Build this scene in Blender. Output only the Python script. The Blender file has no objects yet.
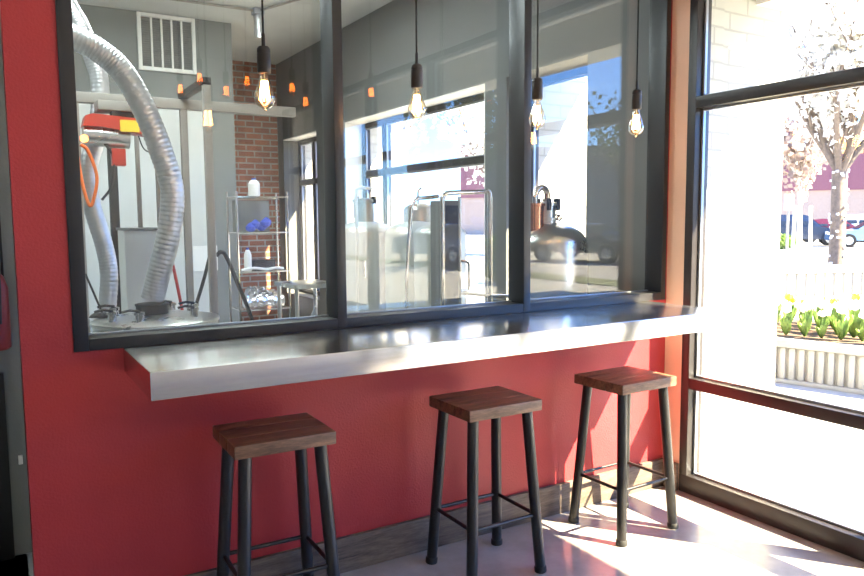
import bpy, bmesh, math, random
from math import sin, cos, pi, radians as R
from mathutils import Vector, Matrix
random.seed(7)
S = bpy.context.scene
COL = S.collection

# ------------------------------------------------------------------ camera
yaw, pitch, roll = 0.539, -0.0933, -0.0076
fw = Vector((sin(yaw)*cos(pitch), cos(yaw)*cos(pitch), sin(pitch)))
rt = Vector((cos(yaw), -sin(yaw), 0)); up = rt.cross(fw)
rt2 = rt*cos(roll) + up*sin(roll); up2 = up*cos(roll) - rt*sin(roll)
cd = bpy.data.cameras.new('camera'); cam = bpy.data.objects.new('camera', cd); COL.objects.link(cam)
cam.matrix_world = Matrix(((rt2.x, up2.x, -fw.x, 0), (rt2.y, up2.y, -fw.y, -2.868), (rt2.z, up2.z, -fw.z, 1.5304), (0, 0, 0, 1)))
cd.sensor_width = 36; cd.lens = 738.02*36/864; cd.clip_start = 0.05; cd.clip_end = 500
S.camera = cam

# ------------------------------------------------------------------ world, sun, exposure
W = bpy.data.worlds.new('sky'); S.world = W; W.use_nodes = True
wn = W.node_tree.nodes; wl = W.node_tree.links; wn.clear()
sk = wn.new('ShaderNodeTexSky'); sk.sky_type = 'NISHITA'; sk.sun_disc = False
sk.sun_elevation = R(41.5); sk.sun_rotation = math.atan2(0.74, -1.0); sk.air_density = 1.0; sk.dust_density = 0.6; sk.ozone_density = 1.5
bg = wn.new('ShaderNodeBackground'); bg.inputs['Strength'].default_value = 0.45
tn = wn.new('ShaderNodeMix'); tn.data_type = 'RGBA'; tn.blend_type = 'MULTIPLY'; tn.inputs[0].default_value = 1.0
tn.inputs[7].default_value = (0.36, 0.68, 1.25, 1)
wl.new(sk.outputs[0], tn.inputs[6]); wl.new(tn.outputs[2], bg.inputs[0])
wo = wn.new('ShaderNodeOutputWorld'); wl.new(bg.outputs[0], wo.inputs[0])
sl = bpy.data.lights.new('sun', 'SUN'); so = bpy.data.objects.new('sun', sl); COL.objects.link(so)
sl.energy = 34.0; sl.angle = R(0.53); sl.color = (1.0, 0.86, 0.56)
so.rotation_euler = Vector((-0.74, 1.0, -1.1)).to_track_quat('-Z', 'Y').to_euler(); so.location = (8, -8, 9)
vs = S.view_settings; vs.view_transform = 'Standard'; vs.look = 'None'; vs.gamma = 1.0; vs.use_curve_mapping = False
vs.exposure = 0.85
S.cycles.max_bounces = 10; S.cycles.diffuse_bounces = 5; S.cycles.glossy_bounces = 5
S.cycles.transparent_max_bounces = 24; S.cycles.sample_clamp_indirect = 6.0

AROT = 0.25
LB, LR = 33.0, 2.6        # strengths of the added fill lamps, brewery and bar room
# ------------------------------------------------------------------ materials
def newmat(name):
    m = bpy.data.materials.new(name); m.use_nodes = True
    nt = m.node_tree; nt.nodes.clear()
    out = nt.nodes.new('ShaderNodeOutputMaterial')
    return m, nt, out
def N(nt, t, **kw):
    n = nt.nodes.new(t)
    for k, v in kw.items():
        if k in n.inputs: n.inputs[k].default_value = v
        else: setattr(n, k, v)
    return n
def ramp(nt, stops):
    r = nt.nodes.new('ShaderNodeValToRGB'); e = r.color_ramp.elements
    while len(e) > 1: e.remove(e[-1])
    e[0].position = stops[0][0]; e[0].color = (*stops[0][1], 1)
    for p, c in stops[1:]:
        x = e.new(p); x.color = (*c, 1)
    return r
def mat(name, col, rough=0.5, metal=0.0, var=0.12, scale=6.0, bump=0.0, bscale=60.0, stretch=(1, 1, 1), spec=0.5, coat=0.0, rvar=0.0):
    m, nt, out = newmat(name); L = nt.links.new
    b = N(nt, 'ShaderNodeBsdfPrincipled', Roughness=rough, Metallic=metal)
    b.inputs['Specular IOR Level'].default_value = spec; b.inputs['Coat Weight'].default_value = coat
    tc = N(nt, 'ShaderNodeTexCoord'); mp = N(nt, 'ShaderNodeMapping'); mp.inputs['Scale'].default_value = stretch
    L(tc.outputs['Object'], mp.inputs[0])
    nz = N(nt, 'ShaderNodeTexNoise', Scale=scale, Detail=5.0, Roughness=0.6); L(mp.outputs[0], nz.inputs['Vector'])
    lo = tuple(max(0, c*(1-var)) for c in col); hi = tuple(min(1, c*(1+var)) for c in col)
    r = ramp(nt, [(0.3, lo), (0.7, hi)]); L(nz.outputs['Fac'], r.inputs[0]); L(r.outputs[0], b.inputs['Base Color'])
    if rvar:
        mr = N(nt, 'ShaderNodeMapRange'); mr.inputs['To Min'].default_value = max(0.02, rough-rvar); mr.inputs['To Max'].default_value = rough+rvar
        L(nz.outputs['Fac'], mr.inputs['Value']); L(mr.outputs[0], b.inputs['Roughness'])
    if bump:
        n2 = N(nt, 'ShaderNodeTexNoise', Scale=bscale, Detail=3.0); L(mp.outputs[0], n2.inputs['Vector'])
        bp = N(nt, 'ShaderNodeBump', Strength=bump, Distance=0.01); L(n2.outputs['Fac'], bp.inputs['Height']); L(bp.outputs[0], b.inputs['Normal'])
    L(b.outputs[0], out.inputs[0]); return m
def wood(name, dark, light, stretch, scale=3.0, rough=0.55, bump=0.35, knots=True):
    m, nt, out = newmat(name); L = nt.links.new
    b = N(nt, 'ShaderNodeBsdfPrincipled', Roughness=rough)
    tc = N(nt, 'ShaderNodeTexCoord'); mp = N(nt, 'ShaderNodeMapping'); mp.inputs['Scale'].default_value = stretch
    L(tc.outputs['Object'], mp.inputs[0])
    n1 = N(nt, 'ShaderNodeTexNoise', Scale=scale, Detail=8.0, Roughness=0.65, Distortion=0.8 if knots else 0.2); L(mp.outputs[0], n1.inputs['Vector'])
    n2 = N(nt, 'ShaderNodeTexNoise', Scale=scale*7, Detail=4.0, Roughness=0.7); L(mp.outputs[0], n2.inputs['Vector'])
    mx = N(nt, 'ShaderNodeMix', data_type='FLOAT'); mx.inputs[0].default_value = 0.4
    L(n1.outputs['Fac'], mx.inputs[2]); L(n2.outputs['Fac'], mx.inputs[3])
    mid = tuple((a+c)/2 for a, c in zip(dark, light))
    r = ramp(nt, [(0.32, dark), (0.5, mid), (0.68, light)]); L(mx.outputs[0], r.inputs[0]); L(r.outputs[0], b.inputs['Base Color'])
    bp = N(nt, 'ShaderNodeBump', Strength=bump, Distance=0.004); L(mx.outputs[0], bp.inputs['Height']); L(bp.outputs[0], b.inputs['Normal'])
    L(b.outputs[0], out.inputs[0]); return m
def brickmat(name, c1, c2, mortar, bw, bh, ms=0.012, rough=0.85, bump=0.5, axis='X', noise=0.5):
    m, nt, out = newmat(name); L = nt.links.new
    b = N(nt, 'ShaderNodeBsdfPrincipled', Roughness=rough)
    tc = N(nt, 'ShaderNodeTexCoord'); sp = N(nt, 'ShaderNodeSeparateXYZ'); cb = N(nt, 'ShaderNodeCombineXYZ')
    L(tc.outputs['Object'], sp.inputs[0]); L(sp.outputs[axis], cb.inputs['X']); L(sp.outputs['Z'], cb.inputs['Y'])
    br = N(nt, 'ShaderNodeTexBrick', Scale=1.0); br.inputs['Color1'].default_value = (*c1, 1); br.inputs['Color2'].default_value = (*c2, 1)
    br.inputs['Mortar'].default_value = (*mortar, 1); br.inputs['Mortar Size'].default_value = ms
    br.inputs['Brick Width'].default_value = bw; br.inputs['Row Height'].default_value = bh; br.inputs['Mortar Smooth'].default_value = 0.2
    L(cb.outputs[0], br.inputs['Vector'])
    nz = N(nt, 'ShaderNodeTexNoise', Scale=9.0, Detail=6.0); L(tc.outputs['Object'], nz.inputs['Vector'])
    mx = N(nt, 'ShaderNodeMix', data_type='RGBA', blend_type='OVERLAY'); mx.inputs[0].default_value = noise
    L(br.outputs['Color'], mx.inputs[6]); L(nz.outputs['Fac'], mx.inputs[7]); L(mx.outputs[2], b.inputs['Base Color'])
    bp = N(nt, 'ShaderNodeBump', Strength=bump, Distance=0.008); bp.invert = True
    L(br.outputs['Fac'], bp.inputs['Height']); L(bp.outputs[0], b.inputs['Normal'])
    L(b.outputs[0], out.inputs[0]); return m
def glass(name, base=0.08, tint=(1, 1, 1), power=5.0):
    m, nt, out = newmat(name); L = nt.links.new
    tr = N(nt, 'ShaderNodeBsdfTransparent', Color=(*tint, 1)); gl = N(nt, 'ShaderNodeBsdfGlossy', Roughness=0.0)
    lw = N(nt, 'ShaderNodeLayerWeight', Blend=0.5); pw = N(nt, 'ShaderNodeMath', operation='POWER'); pw.inputs[1].default_value = power
    L(lw.outputs['Facing'], pw.inputs[0])
    ma = N(nt, 'ShaderNodeMath', operation='MULTIPLY_ADD'); ma.inputs[1].default_value = 1-base; ma.inputs[2].default_value = base
    L(pw.outputs[0], ma.inputs[0])
    mx = N(nt, 'ShaderNodeMixShader'); L(ma.outputs[0], mx.inputs[0]); L(tr.outputs[0], mx.inputs[1]); L(gl.outputs[0], mx.inputs[2])
    L(mx.outputs[0], out.inputs[0]); return m
def emit(name, col, s):
    m, nt, out = newmat(name); e = N(nt, 'ShaderNodeEmission', Color=(*col, 1), Strength=s); nt.links.new(e.outputs[0], out.inputs[0]); return m
def leafmat(name, c1, c2, rough=0.6):
    m, nt, out = newmat(name); L = nt.links.new
    b = N(nt, 'ShaderNodeBsdfPrincipled', Roughness=rough); tc = N(nt, 'ShaderNodeTexCoord')
    nz = N(nt, 'ShaderNodeTexNoise', Scale=7.0, Detail=2.0); L(tc.outputs['Object'], nz.inputs['Vector'])
    r = ramp(nt, [(0.35, c1), (0.65, c2)]); L(nz.outputs['Fac'], r.inputs[0]); L(r.outputs[0], b.inputs['Base Color'])
    tl = N(nt, 'ShaderNodeBsdfTranslucent'); L(r.outputs[0], tl.inputs[0])
    mx = N(nt, 'ShaderNodeMixShader'); mx.inputs[0].default_value = 0.3; L(b.outputs[0], mx.inputs[1]); L(tl.outputs[0], mx.inputs[2])
    L(mx.outputs[0], out.inputs[0]); return m

M = {}
M['red'] = mat('red_paint', (0.41, 0.038, 0.044), 0.45, var=0.06, scale=3, bump=0.2, bscale=110, spec=0.35)
M['peach'] = mat('peach_paint', (0.78, 0.50, 0.36), 0.6, var=0.04, scale=3, bump=0.1, bscale=110)
M['grey'] = mat('grey_paint', (0.195, 0.205, 0.200), 0.6, var=0.05, scale=2, bump=0.08, bscale=90)
M['dkgrey'] = mat('dark_grey_paint', (0.15, 0.153, 0.15), 0.6, var=0.05, scale=2)
M['ltgrey'] = mat('light_grey_paint', (0.60, 0.61, 0.59), 0.55, var=0.04, scale=2)
M['white'] = mat('white_paint', (0.82, 0.81, 0.78), 0.5, var=0.03, scale=3)
M['ceil'] = mat('ceiling_paint', (0.74, 0.75, 0.73), 0.7, var=0.06, scale=1.5)
M['bceil'] = mat('brewery_ceiling_paint', (0.55, 0.57, 0.56), 0.7, var=0.08, scale=1.5)
M['floor'] = mat('polished_concrete', (0.34, 0.312, 0.308), 0.16, var=0.18, scale=4.5, spec=0.5, rvar=0.07)
M['bfloor'] = mat('sealed_concrete', (0.36, 0.36, 0.35), 0.3, var=0.15, scale=3)
M['frame'] = mat('charcoal_frame_metal', (0.021, 0.022, 0.026), 0.36, 0.0, var=0.06, scale=12, spec=0.45)
M['bronze'] = mat('dark_bronze_frame_metal', (0.030, 0.026, 0.027), 0.35, 0.0, var=0.06, scale=12, spec=0.4)
M['alu'] = mat('aluminium_glazing_bead', (0.42, 0.45, 0.50), 0.35, 0.7, var=0.05, scale=12)
M['base'] = wood('weathered_grey_board', (0.034, 0.025, 0.021), (0.25, 0.185, 0.145), (0.9, 8, 8), 2.6, 0.6, 0.5)
M['seat'] = wood('dark_stained_seat_wood', (0.026, 0.013, 0.009), (0.34, 0.175, 0.100), (1.6, 14, 14), 2.6, 0.42, 0.6)
M['leg'] = mat('black_painted_steel', (0.012, 0.012, 0.0125), 0.34, 0.0, var=0.2, scale=20, spec=0.6)
M['rubber'] = mat('black_rubber', (0.02, 0.02, 0.02), 0.7)
M['steel'] = mat('brushed_stainless', (0.70, 0.69, 0.68), 0.16, 1.0, var=0.05, scale=2.5, stretch=(1, 40, 40), rvar=0.02)
_nt = M['steel'].node_tree; _b = next(n for n in _nt.nodes if n.type == 'BSDF_PRINCIPLED')
_cx = _nt.nodes.new('ShaderNodeCombineXYZ'); _cx.inputs[0].default_value = 1.0
_nt.links.new(_cx.outputs[0], _b.inputs['Tangent']); _b.inputs['Anisotropic'].default_value = 0.85; _b.inputs['Anisotropic Rotation'].default_value = AROT
M['tank'] = mat('tank_stainless', (0.62, 0.62, 0.60), 0.28, 1.0, var=0.06, scale=3, rvar=0.05)
M['tankmat'] = mat('satin_tank_jacket', (0.52, 0.53, 0.48), 0.38, 0.25, var=0.05, scale=3)
M['satin'] = mat('satin_stainless', (0.66, 0.66, 0.64), 0.36, 0.55, var=0.05, scale=3)
M['chrome'] = mat('polished_pipe', (0.75, 0.72, 0.68), 0.12, 1.0, var=0.04)
M['copper'] = mat('polished_copper', (0.85, 0.38, 0.20), 0.16, 1.0, var=0.1, scale=8)
M['duct'] = mat('aluminium_foil_duct', (0.62, 0.62, 0.63), 0.36, 0.85, var=0.08, scale=10, bump=0.2, bscale=40)
M['black'] = mat('matte_black', (0.015, 0.015, 0.016), 0.5, var=0.1)
M['socket'] = mat('black_socket', (0.030, 0.024, 0.022), 0.40, 0.2, var=0.1)
M['cord'] = mat('black_cloth_cord', (0.012, 0.012, 0.012), 0.8, var=0.2, scale=80)
M['glass'] = glass('window_glass', 0.05)
M['fglass'] = glass('storefront_glass', 0.03)
M['bulb'] = glass('clear_bulb_glass', 0.12, (1.0, 0.90, 0.74), 2.0)
M['fil'] = emit('glowing_filament', (1.0, 0.52, 0.17), 60.0)
M['brick'] = brickmat('red_brick', (0.36, 0.12, 0.065), (0.25, 0.085, 0.05), (0.36, 0.33, 0.29), 0.21, 0.075, 0.010)
M['wbrick'] = brickmat('white_painted_brick', (0.50, 0.50, 0.46), (0.485, 0.485, 0.445), (0.38, 0.38, 0.35), 0.30, 0.095, 0.007, 0.7, 0.5, noise=0.1)
M['steelred'] = mat('red_enamel', (0.50, 0.035, 0.02), 0.35, var=0.05)
M['deepred'] = mat('deep_red_enamel', (0.22, 0.012, 0.014), 0.35, var=0.05)
M['yellow'] = mat('yellow_sticker', (0.80, 0.58, 0.04), 0.4, var=0.03)
M['orange'] = mat('orange_plastic', (0.85, 0.18, 0.03), 0.45, var=0.05)
M['beam'] = mat('galvanised_strut', (0.30, 0.275, 0.245), 0.5, 0.2, var=0.08)
M['blue'] = mat('blue_nitrile', (0.03, 0.07, 0.45), 0.5, var=0.1)
M['foil'] = mat('crumpled_foil', (0.80, 0.80, 0.82), 0.22, 1.0, var=0.05, bump=1.0, bscale=18)
M['paper'] = mat('white_paper', (0.82, 0.81, 0.78), 0.7, var=0.02)
M['plasticw'] = mat('white_plastic', (0.75, 0.73, 0.70), 0.4, var=0.03)
M['conc'] = mat('pale_concrete', (0.40, 0.385, 0.35), 0.85, var=0.12, scale=5, bump=0.3)
M['pave'] = mat('sidewalk_concrete', (0.40, 0.40, 0.39), 0.85, var=0.08, scale=1.5)
M['road'] = mat('asphalt', (0.36, 0.36, 0.36), 0.9, var=0.1, scale=2)
M['soil'] = mat('garden_soil', (0.12, 0.08, 0.05), 0.95, var=0.3, scale=12)
M['grass'] = mat('lawn', (0.13, 0.16, 0.07), 0.9, var=0.3, scale=12)
M['bark'] = mat('tree_bark', (0.17, 0.13, 0.10), 0.9, var=0.3, scale=14, bump=0.6, bscale=25)
M['palebark'] = mat('pale_bark', (0.72, 0.68, 0.60), 0.8, var=0.12, scale=14)
M['blossom'] = leafmat('white_blossom', (0.86, 0.84, 0.78), (0.92, 0.91, 0.88))
M['leaf'] = leafmat('spring_leaf', (0.11, 0.20, 0.045), (0.26, 0.36, 0.09))
M['darkleaf'] = leafmat('olive_leaf', (0.09, 0.14, 0.05), (0.22, 0.26, 0.12))
M['tan'] = leafmat('tan_leaf', (0.34, 0.25, 0.20), (0.46, 0.37, 0.31))
M['tulip'] = leafmat('yellow_tulip', (0.90, 0.50, 0.03), (0.92, 0.68, 0.10))
M['tulipw'] = leafmat('cream_tulip', (0.90, 0.84, 0.66), (0.92, 0.90, 0.80))
M['maroon'] = mat('maroon_cladding', (0.22, 0.085, 0.10), 0.8, var=0.06)
M['tanwall'] = mat('tan_stucco', (0.40, 0.30, 0.23), 0.8, var=0.08)
M['taupe'] = mat('taupe_stucco', (0.30, 0.27, 0.25), 0.85, var=0.06)
M['tire'] = mat('tyre_rubber', (0.02, 0.02, 0.02), 0.8)
M['carglass'] = mat('dark_car_glass', (0.02, 0.025, 0.03), 0.05, spec=0.8)
M['lens'] = mat('clear_lens', (0.7, 0.7, 0.7), 0.1, 0.3)
M['signw'] = mat('white_sign_face', (0.55, 0.62, 0.60), 0.5)
M['signo'] = mat('orange_sign_face', (0.95, 0.42, 0.10), 0.5)
def carpaint(n, c): M[n] = mat(n, c, 0.25, 0.3, var=0.03, coat=0.6)
carpaint('navy_car_paint', (0.03, 0.045, 0.08)); carpaint('maroon_car_paint', (0.14, 0.025, 0.035)); carpaint('white_car_paint', (0.8, 0.8, 0.8))
carpaint('light_blue_car_paint', (0.18, 0.33, 0.48)); carpaint('black_car_paint', (0.02, 0.02, 0.024)); carpaint('silver_car_paint', (0.45, 0.46, 0.48))

# ------------------------------------------------------------------ mesh builder
class MB:
    def __init__(self): self.v = []; self.f = []
    def add(self, vs, fs):
        o = len(self.v); self.v += [tuple(x) for x in vs]; self.f += [tuple(i+o for i in q) for q in fs]; return self
    def box(self, x0, x1, y0, y1, z0, z1, mtx=None):
        vs = [Vector((x, y, z)) for x in (x0, x1) for y in (y0, y1) for z in (z0, z1)]
        if mtx is not None: vs = [mtx @ q for q in vs]
        return self.add(vs, [(0, 1, 3, 2), (4, 6, 7, 5), (0, 4, 5, 1), (2, 3, 7, 6), (0, 2, 6, 4), (1, 5, 7, 3)])
    def bbox(self, x0, x1, y0, y1, z0, z1, b=0.004, seg=2):
        bm = bmesh.new(); bmesh.ops.create_cube(bm, size=1)
        for q in bm.verts: q.co = ((x0+x1)/2+q.co.x*(x1-x0), (y0+y1)/2+q.co.y*(y1-y0), (z0+z1)/2+q.co.z*(z1-z0))
        bmesh.ops.bevel(bm, geom=list(bm.edges), offset=b, segments=seg, affect='EDGES', profile=0.6)
        bm.verts.index_update(); self.add([q.co.copy() for q in bm.verts], [[q.index for q in f.verts] for f in bm.faces]); bm.free(); return self
    def tube(self, pts, r, n=12, cap=True, rf=None):
        pts = [Vector(p) for p in pts]; k = len(pts); rings = []
        t0 = (pts[1]-pts[0]).normalized(); a = Vector((0, 0, 1)) if abs(t0.z) < 0.9 else Vector((1, 0, 0))
        u = t0.cross(a).normalized(); o = len(self.v)
        for i, p in enumerate(pts):
            t = (pts[min(i+1, k-1)]-pts[max(i-1, 0)]).normalized()
            u = (u-t*u.dot(t)).normalized(); w = t.cross(u)
            rr = rf(i) if rf else (r[i] if isinstance(r, (list, tuple)) else r)
            for j in range(n):
                an = 2*pi*j/n; self.v.append(tuple(p+(u*cos(an)+w*sin(an))*rr))
        for i in range(k-1):
            for j in range(n):
                q = (j+1) % n; self.f.append((o+i*n+j, o+i*n+q, o+(i+1)*n+q, o+(i+1)*n+j))
        if cap:
            self.f.append(tuple(o+j for j in reversed(range(n)))); self.f.append(tuple(o+(k-1)*n+j for j in range(n)))
        return self
    def lathe(self, prof, c=(0, 0, 0), n=32, cap=True):
        o = len(self.v); k = len(prof)
        for r, z in prof:
            for j in range(n): self.v.append((c[0]+r*cos(2*pi*j/n), c[1]+r*sin(2*pi*j/n), c[2]+z))
        for i in range(k-1):
            for j in range(n):
                q = (j+1) % n; self.f.append((o+i*n+j, o+i*n+q, o+(i+1)*n+q, o+(i+1)*n+j))
        if cap:
            self.f.append(tuple(o+j for j in reversed(range(n)))); self.f.append(tuple(o+(k-1)*n+j for j in range(n)))
        return self
    def prism(self, poly, y0, y1):          # polygon in x-z, extruded in y
        n = len(poly); vs = [(x, y0, z) for x, z in poly]+[(x, y1, z) for x, z in poly]
        return self.add(vs, [tuple(range(n)), tuple(range(2*n-1, n-1, -1))]+[(i, i+n, (i+1) % n+n, (i+1) % n) for i in range(n)])
    def build(self, name, m, parent=None, loc=(0, 0, 0), sharp=35, kind=None):
        me = bpy.data.meshes.new(name); me.from_pydata(self.v, [], self.f); me.update()
        bm = bmesh.new(); bm.from_mesh(me); bmesh.ops.recalc_face_normals(bm, faces=bm.faces); bm.to_mesh(me); bm.free()
        me.materials.append(M[m] if isinstance(m, str) else m)
        me.shade_smooth(); me.set_sharp_from_angle(angle=R(sharp))
        o = bpy.data.objects.new(name, me); COL.objects.link(o); o.location = loc
        if parent: o.parent = parent
        if kind: o['kind'] = kind
        return o
def smooth(pts, n=8):
    P = [Vector(p) for p in pts]; P = [P[0]*2-P[1]]+P+[P[-1]*2-P[-2]]; out = []
    for i in range(1, len(P)-2):
        a, b, c, d = P[i-1:i+3]
        for k in range(n):
            t = k/n; out.append(0.5*((2*b)+(c-a)*t+(2*a-5*b+4*c-d)*t*t+(3*b-a-3*c+d)*t**3))
    out.append(P[-2]); return out
def tag(o, label, cat, group=None):
    o['label'] = label; o['category'] = cat
    if group: o['group'] = group
    return o
def thing(name, label, cat, loc=(0, 0, 0), rz=0, group=None):
    o = bpy.data.objects.new(name, None); COL.objects.link(o); o.empty_display_size = 0.1
    o.location = loc; o.rotation_euler = (0, 0, rz); return tag(o, label, cat, group)
def dup(root, loc, rz=0, label=None, group=None):
    r = root.copy(); COL.objects.link(r); r.location = loc; r.rotation_euler = (0, 0, rz)
    if label: r['label'] = label
    if group: r['group'] = group
    for ch in list(root.children):
        c = ch.copy(); COL.objects.link(c); c.parent = r
        for g in list(ch.children):
            d = g.copy(); COL.objects.link(d); d.parent = c
    return r
def struct(name, mb, m, parent=None):
    o = mb.build(name, m, parent)
    if not parent: o['kind'] = 'structure'
    return o

# ================================================================== SETTING: the bar room
XR = 3.25
struct('floor', MB().box(-3, 3.36, -6, 0.12, -0.12, 0), 'floor')
struct('floor_hall', MB().box(-3, 0.07, 0.12, 1.05, -0.12, 0), 'bfloor')
struct('ceiling', MB().box(-3, 3.53, -6, 0.12, 3.45, 3.6), 'ceil')
wf = MB()
wf.box(0.073, 0.235, 0, 0.12, 0, 3.45); wf.box(3.235, 3.25, 0, 0.12, 0, 3.45); wf.box(0.235, 3.235, 0, 0.12, 0, 1.07); wf.box(0.235, 3.235, 0, 0.12, 2.80, 3.45)
struct('wall_front', wf, 'red')
wb = MB()
wb.box(0.073, 0.235, 0.1205, 0.13, 0, 3.5); wb.box(3.235, 3.249, 0.1205, 0.13, 0, 3.5); wb.box(0.235, 3.235, 0.1205, 0.13, 0, 1.07); wb.box(0.235, 3.235, 0.1205, 0.13, 2.80, 3.5)
struct('wall_brewery_window_side', wb, 'grey')
struct('wall_hall_lintel', MB().box(-3, 0.073, 0, 0.12, 2.9, 3.45), 'grey')
struct('wall_left', MB().box(-3.12, -3, -6, 1.05, 0, 3.45), 'ltgrey')
struct('wall_back', MB().box(-3.12, 3.53, -6.12, -6, 0, 3.45), 'white')
struct('wall_hall', MB().box(-3, 0.33, 0.93, 1.05, 0, 3.45), 'grey')
struct('trim_1', MB().bbox(0.036, 0.047, 0.895, 0.929, 1.03, 2.9, 0.002), 'black')
struct('trim_2', MB().bbox(-1.2, 0.022, 0.90, 0.929, 0, 0.86, 0.002), 'black')
struct('baseboard_front', MB().bbox(0.073, 3.235, -0.022, 0, 0, 0.156, 0.003), 'base')
struct('baseboard_right', MB().bbox(3.228, 3.25, -0.118, -0.0, 0, 0.156, 0.003), 'base')
# corner pier of the facade, painted peach inside the room
struct('wall_right', MB().box(3.25, 3.36, -0.118, 0.0, 0, 3.45), 'peach')
struct('wall_right_header', MB().box(3.25, 3.53, -6, -0.118, 2.90, 3.45), 'white')
struct('wall_right_kerb', MB().box(3.25, 3.53, -6, -0.118, -0.14, 0), 'conc')

# ---- interior window onto the brewery
w1 = thing('window_1', '', ''); del w1['label']; del w1['category']; w1['kind'] = 'structure'
FR = MB()
FR.bbox(0.235, 0.285, -0.008, 0.115, 1.0703, 2.80, 0.003); FR.bbox(3.200, 3.235, -0.008, 0.115, 1.0703, 2.80, 0.003)
FR.bbox(0.285, 3.200, -0.008, 0.115, 1.0703, 1.113, 0.003); FR.bbox(0.285, 3.200, -0.008, 0.115, 2.755, 2.80, 0.003)
for x in (1.245, 2.232): FR.bbox(x, x+0.043, -0.010, 0.115, 1.0703, 2.78, 0.003)
FR.build('frame', 'frame', w1)
BD = MB()
for a, b in ((0.286, 1.244), (1.289, 2.231), (2.276, 3.199)): BD.bbox(a, b, 0.086, 0.099, 1.1135, 1.120, 0.001)
BD.build('glazing_bead', 'alu', w1)
for a, b in ((0.286, 1.244), (1.289, 2.231), (2.276, 3.199)):
    MB().box(a, b, 0.100, 0.108, 1.114, 2.754).build('pane', 'glass', w1)

# ---- storefront window
def storefront(name, y0, y1, z0=0.0, z1=2.90, mull=(), rails=(0.59, 2.105), jamb=0.052, pane='fglass', fm='bronze', x0=3.25, x1=3.36, xg=3.318):
    w = bpy.data.objects.new(name, None); COL.objects.link(w); w['kind'] = 'structure'; w.empty_display_size = 0.1
    f = MB(); bd = MB()
    ys = [y0]+sorted(mull)+[y1]
    hb = 0.10 if z0 < 0.05 else 0.05
    f.bbox(x0, x1, y0, y1, z0, z0+hb, 0.003); f.bbox(x0, x1, y0, y1, z1-0.05, z1, 0.003)
    for r in rails: f.bbox(x0, x1, y0+jamb, y1-jamb, r, r+0.06, 0.003)
    f.bbox(x0, x1, y0, y0+jamb, z0+hb, z1-0.05, 0.003); f.bbox(x0, x1, y1-jamb, y1, z0+hb, z1-0.05, 0.003)
    for q in mull: f.bbox(x0, x1, q-0.026, q+0.026, z0+hb, z1-0.05, 0.003)
    f.build('frame', fm, w)
    edges = [y0+jamb]+[e for q in sorted(mull) for e in (q-0.026, q+0.026)]+[y1-jamb]
    zs = [z0+hb]+[e for r in rails for e in (r, r+0.06)]+[z1-0.05]
    for i in range(0, len(edges), 2):
        for j in range(0, len(zs), 2):
            ya, yb, za, zb = edges[i], edges[i+1], zs[j], zs[j+1]
            MB().box(xg, xg+0.008, ya, yb, za, zb).build('pane', pane, w)
            bd.bbox(xg-0.020, xg-0.001, yb-0.014, yb-0.001, za, zb, 0.002); bd.bbox(xg-0.020, xg-0.001, ya+0.001, ya+0.014, za, zb, 0.002)
            bd.bbox(xg-0.020, xg-0.001, ya+0.014, yb-0.014, za+0.001, za+0.012, 0.002); bd.bbox(xg-0.020, xg-0.001, ya+0.014, yb-0.014, zb-0.012, zb-0.001, 0.002)
    bd.build('glazing_bead', 'alu', w)
    return w
storefront('window_2', -6.0, -0.118, mull=(-1.245, -2.4, -3.6, -4.8))

# ================================================================== SETTING: the brewery behind the glass
struct('floor_brewery', MB().box(-2.5, 3.53, 0.12, 6.5, -0.12, 0), 'bfloor')
struct('ceiling_brewery', MB().box(-2.5, 3.53, 0.12, 6.5, 3.50, 3.62), 'bceil')
struct('wall_brewery_back', MB().box(2.05, 3.25, 6.4, 6.52, 0, 3.5), 'brick')
struct('wall_brewery_block', MB().box(-2.5, 2.20, 4.70, 6.40, 0, 3.5), 'grey')
struct('trim_3', MB().bbox(-2.4, 1.94, 4.665, 4.699, 0, 2.62, 0.003), 'ltgrey')
struct('wall_brewery_left', MB().box(-2.62, -2.5, 0.12, 6.4, 0, 3.5), 'grey')
struct('wall_brewery_front', MB().box(-2.5, 0.073, 1.051, 1.06, 0, 3.5), 'grey')
fa = MB(); HZ = 2.54
fa.box(3.25, 3.53, 0.0, 0.66, 0, HZ); fa.box(3.25, 3.53, 1.50, 1.77, 0, HZ); fa.box(3.25, 3.53, 4.32, 5.10, 0, HZ); fa.box(3.25, 3.53, 6.2, 6.4, 0, HZ)
fa.box(3.25, 3.53, 0.66, 1.50, 0, 0.6); fa.box(3.25, 3.53, 1.77, 4.32, 0, 0.6); fa.box(3.25, 3.53, 5.10, 6.2, 0, 0.6)
fa.box(3.25, 3.53, 0.0, 6.4, HZ, 3.5)
struct('wall_brewery_right', fa, 'dkgrey')
rv = MB()
for a, b in ((1.77, 4.32), (5.10, 6.2)):
    rv.box(3.252, 3.44, a, b, HZ-0.012, HZ-0.0005)
    if a > 5: continue
    rv.box(3.252, 3.44, b-0.012, b-0.0005, 0.6, HZ-0.012); rv.box(3.252, 3.44, a+0.0005, a+0.012, 0.6, HZ-0.012)
struct('trim_4', rv, 'white')
storefront('window_3', 0.665, 1.495, 0.6, HZ-0.013, rails=(), jamb=0.03, x0=3.44, x1=3.52, xg=3.48)
storefront('window_4', 1.785, 4.305, 0.6, HZ-0.013, mull=(3.82,), rails=(1.975,), jamb=0.04, x0=3.44, x1=3.52, xg=3.48)
storefront('window_5', 5.115, 6.185, 0.6, HZ-0.013, mull=(5.7,), rails=(1.97,), jamb=0.04, x0=3.44, x1=3.52, xg=3.48)

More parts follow.
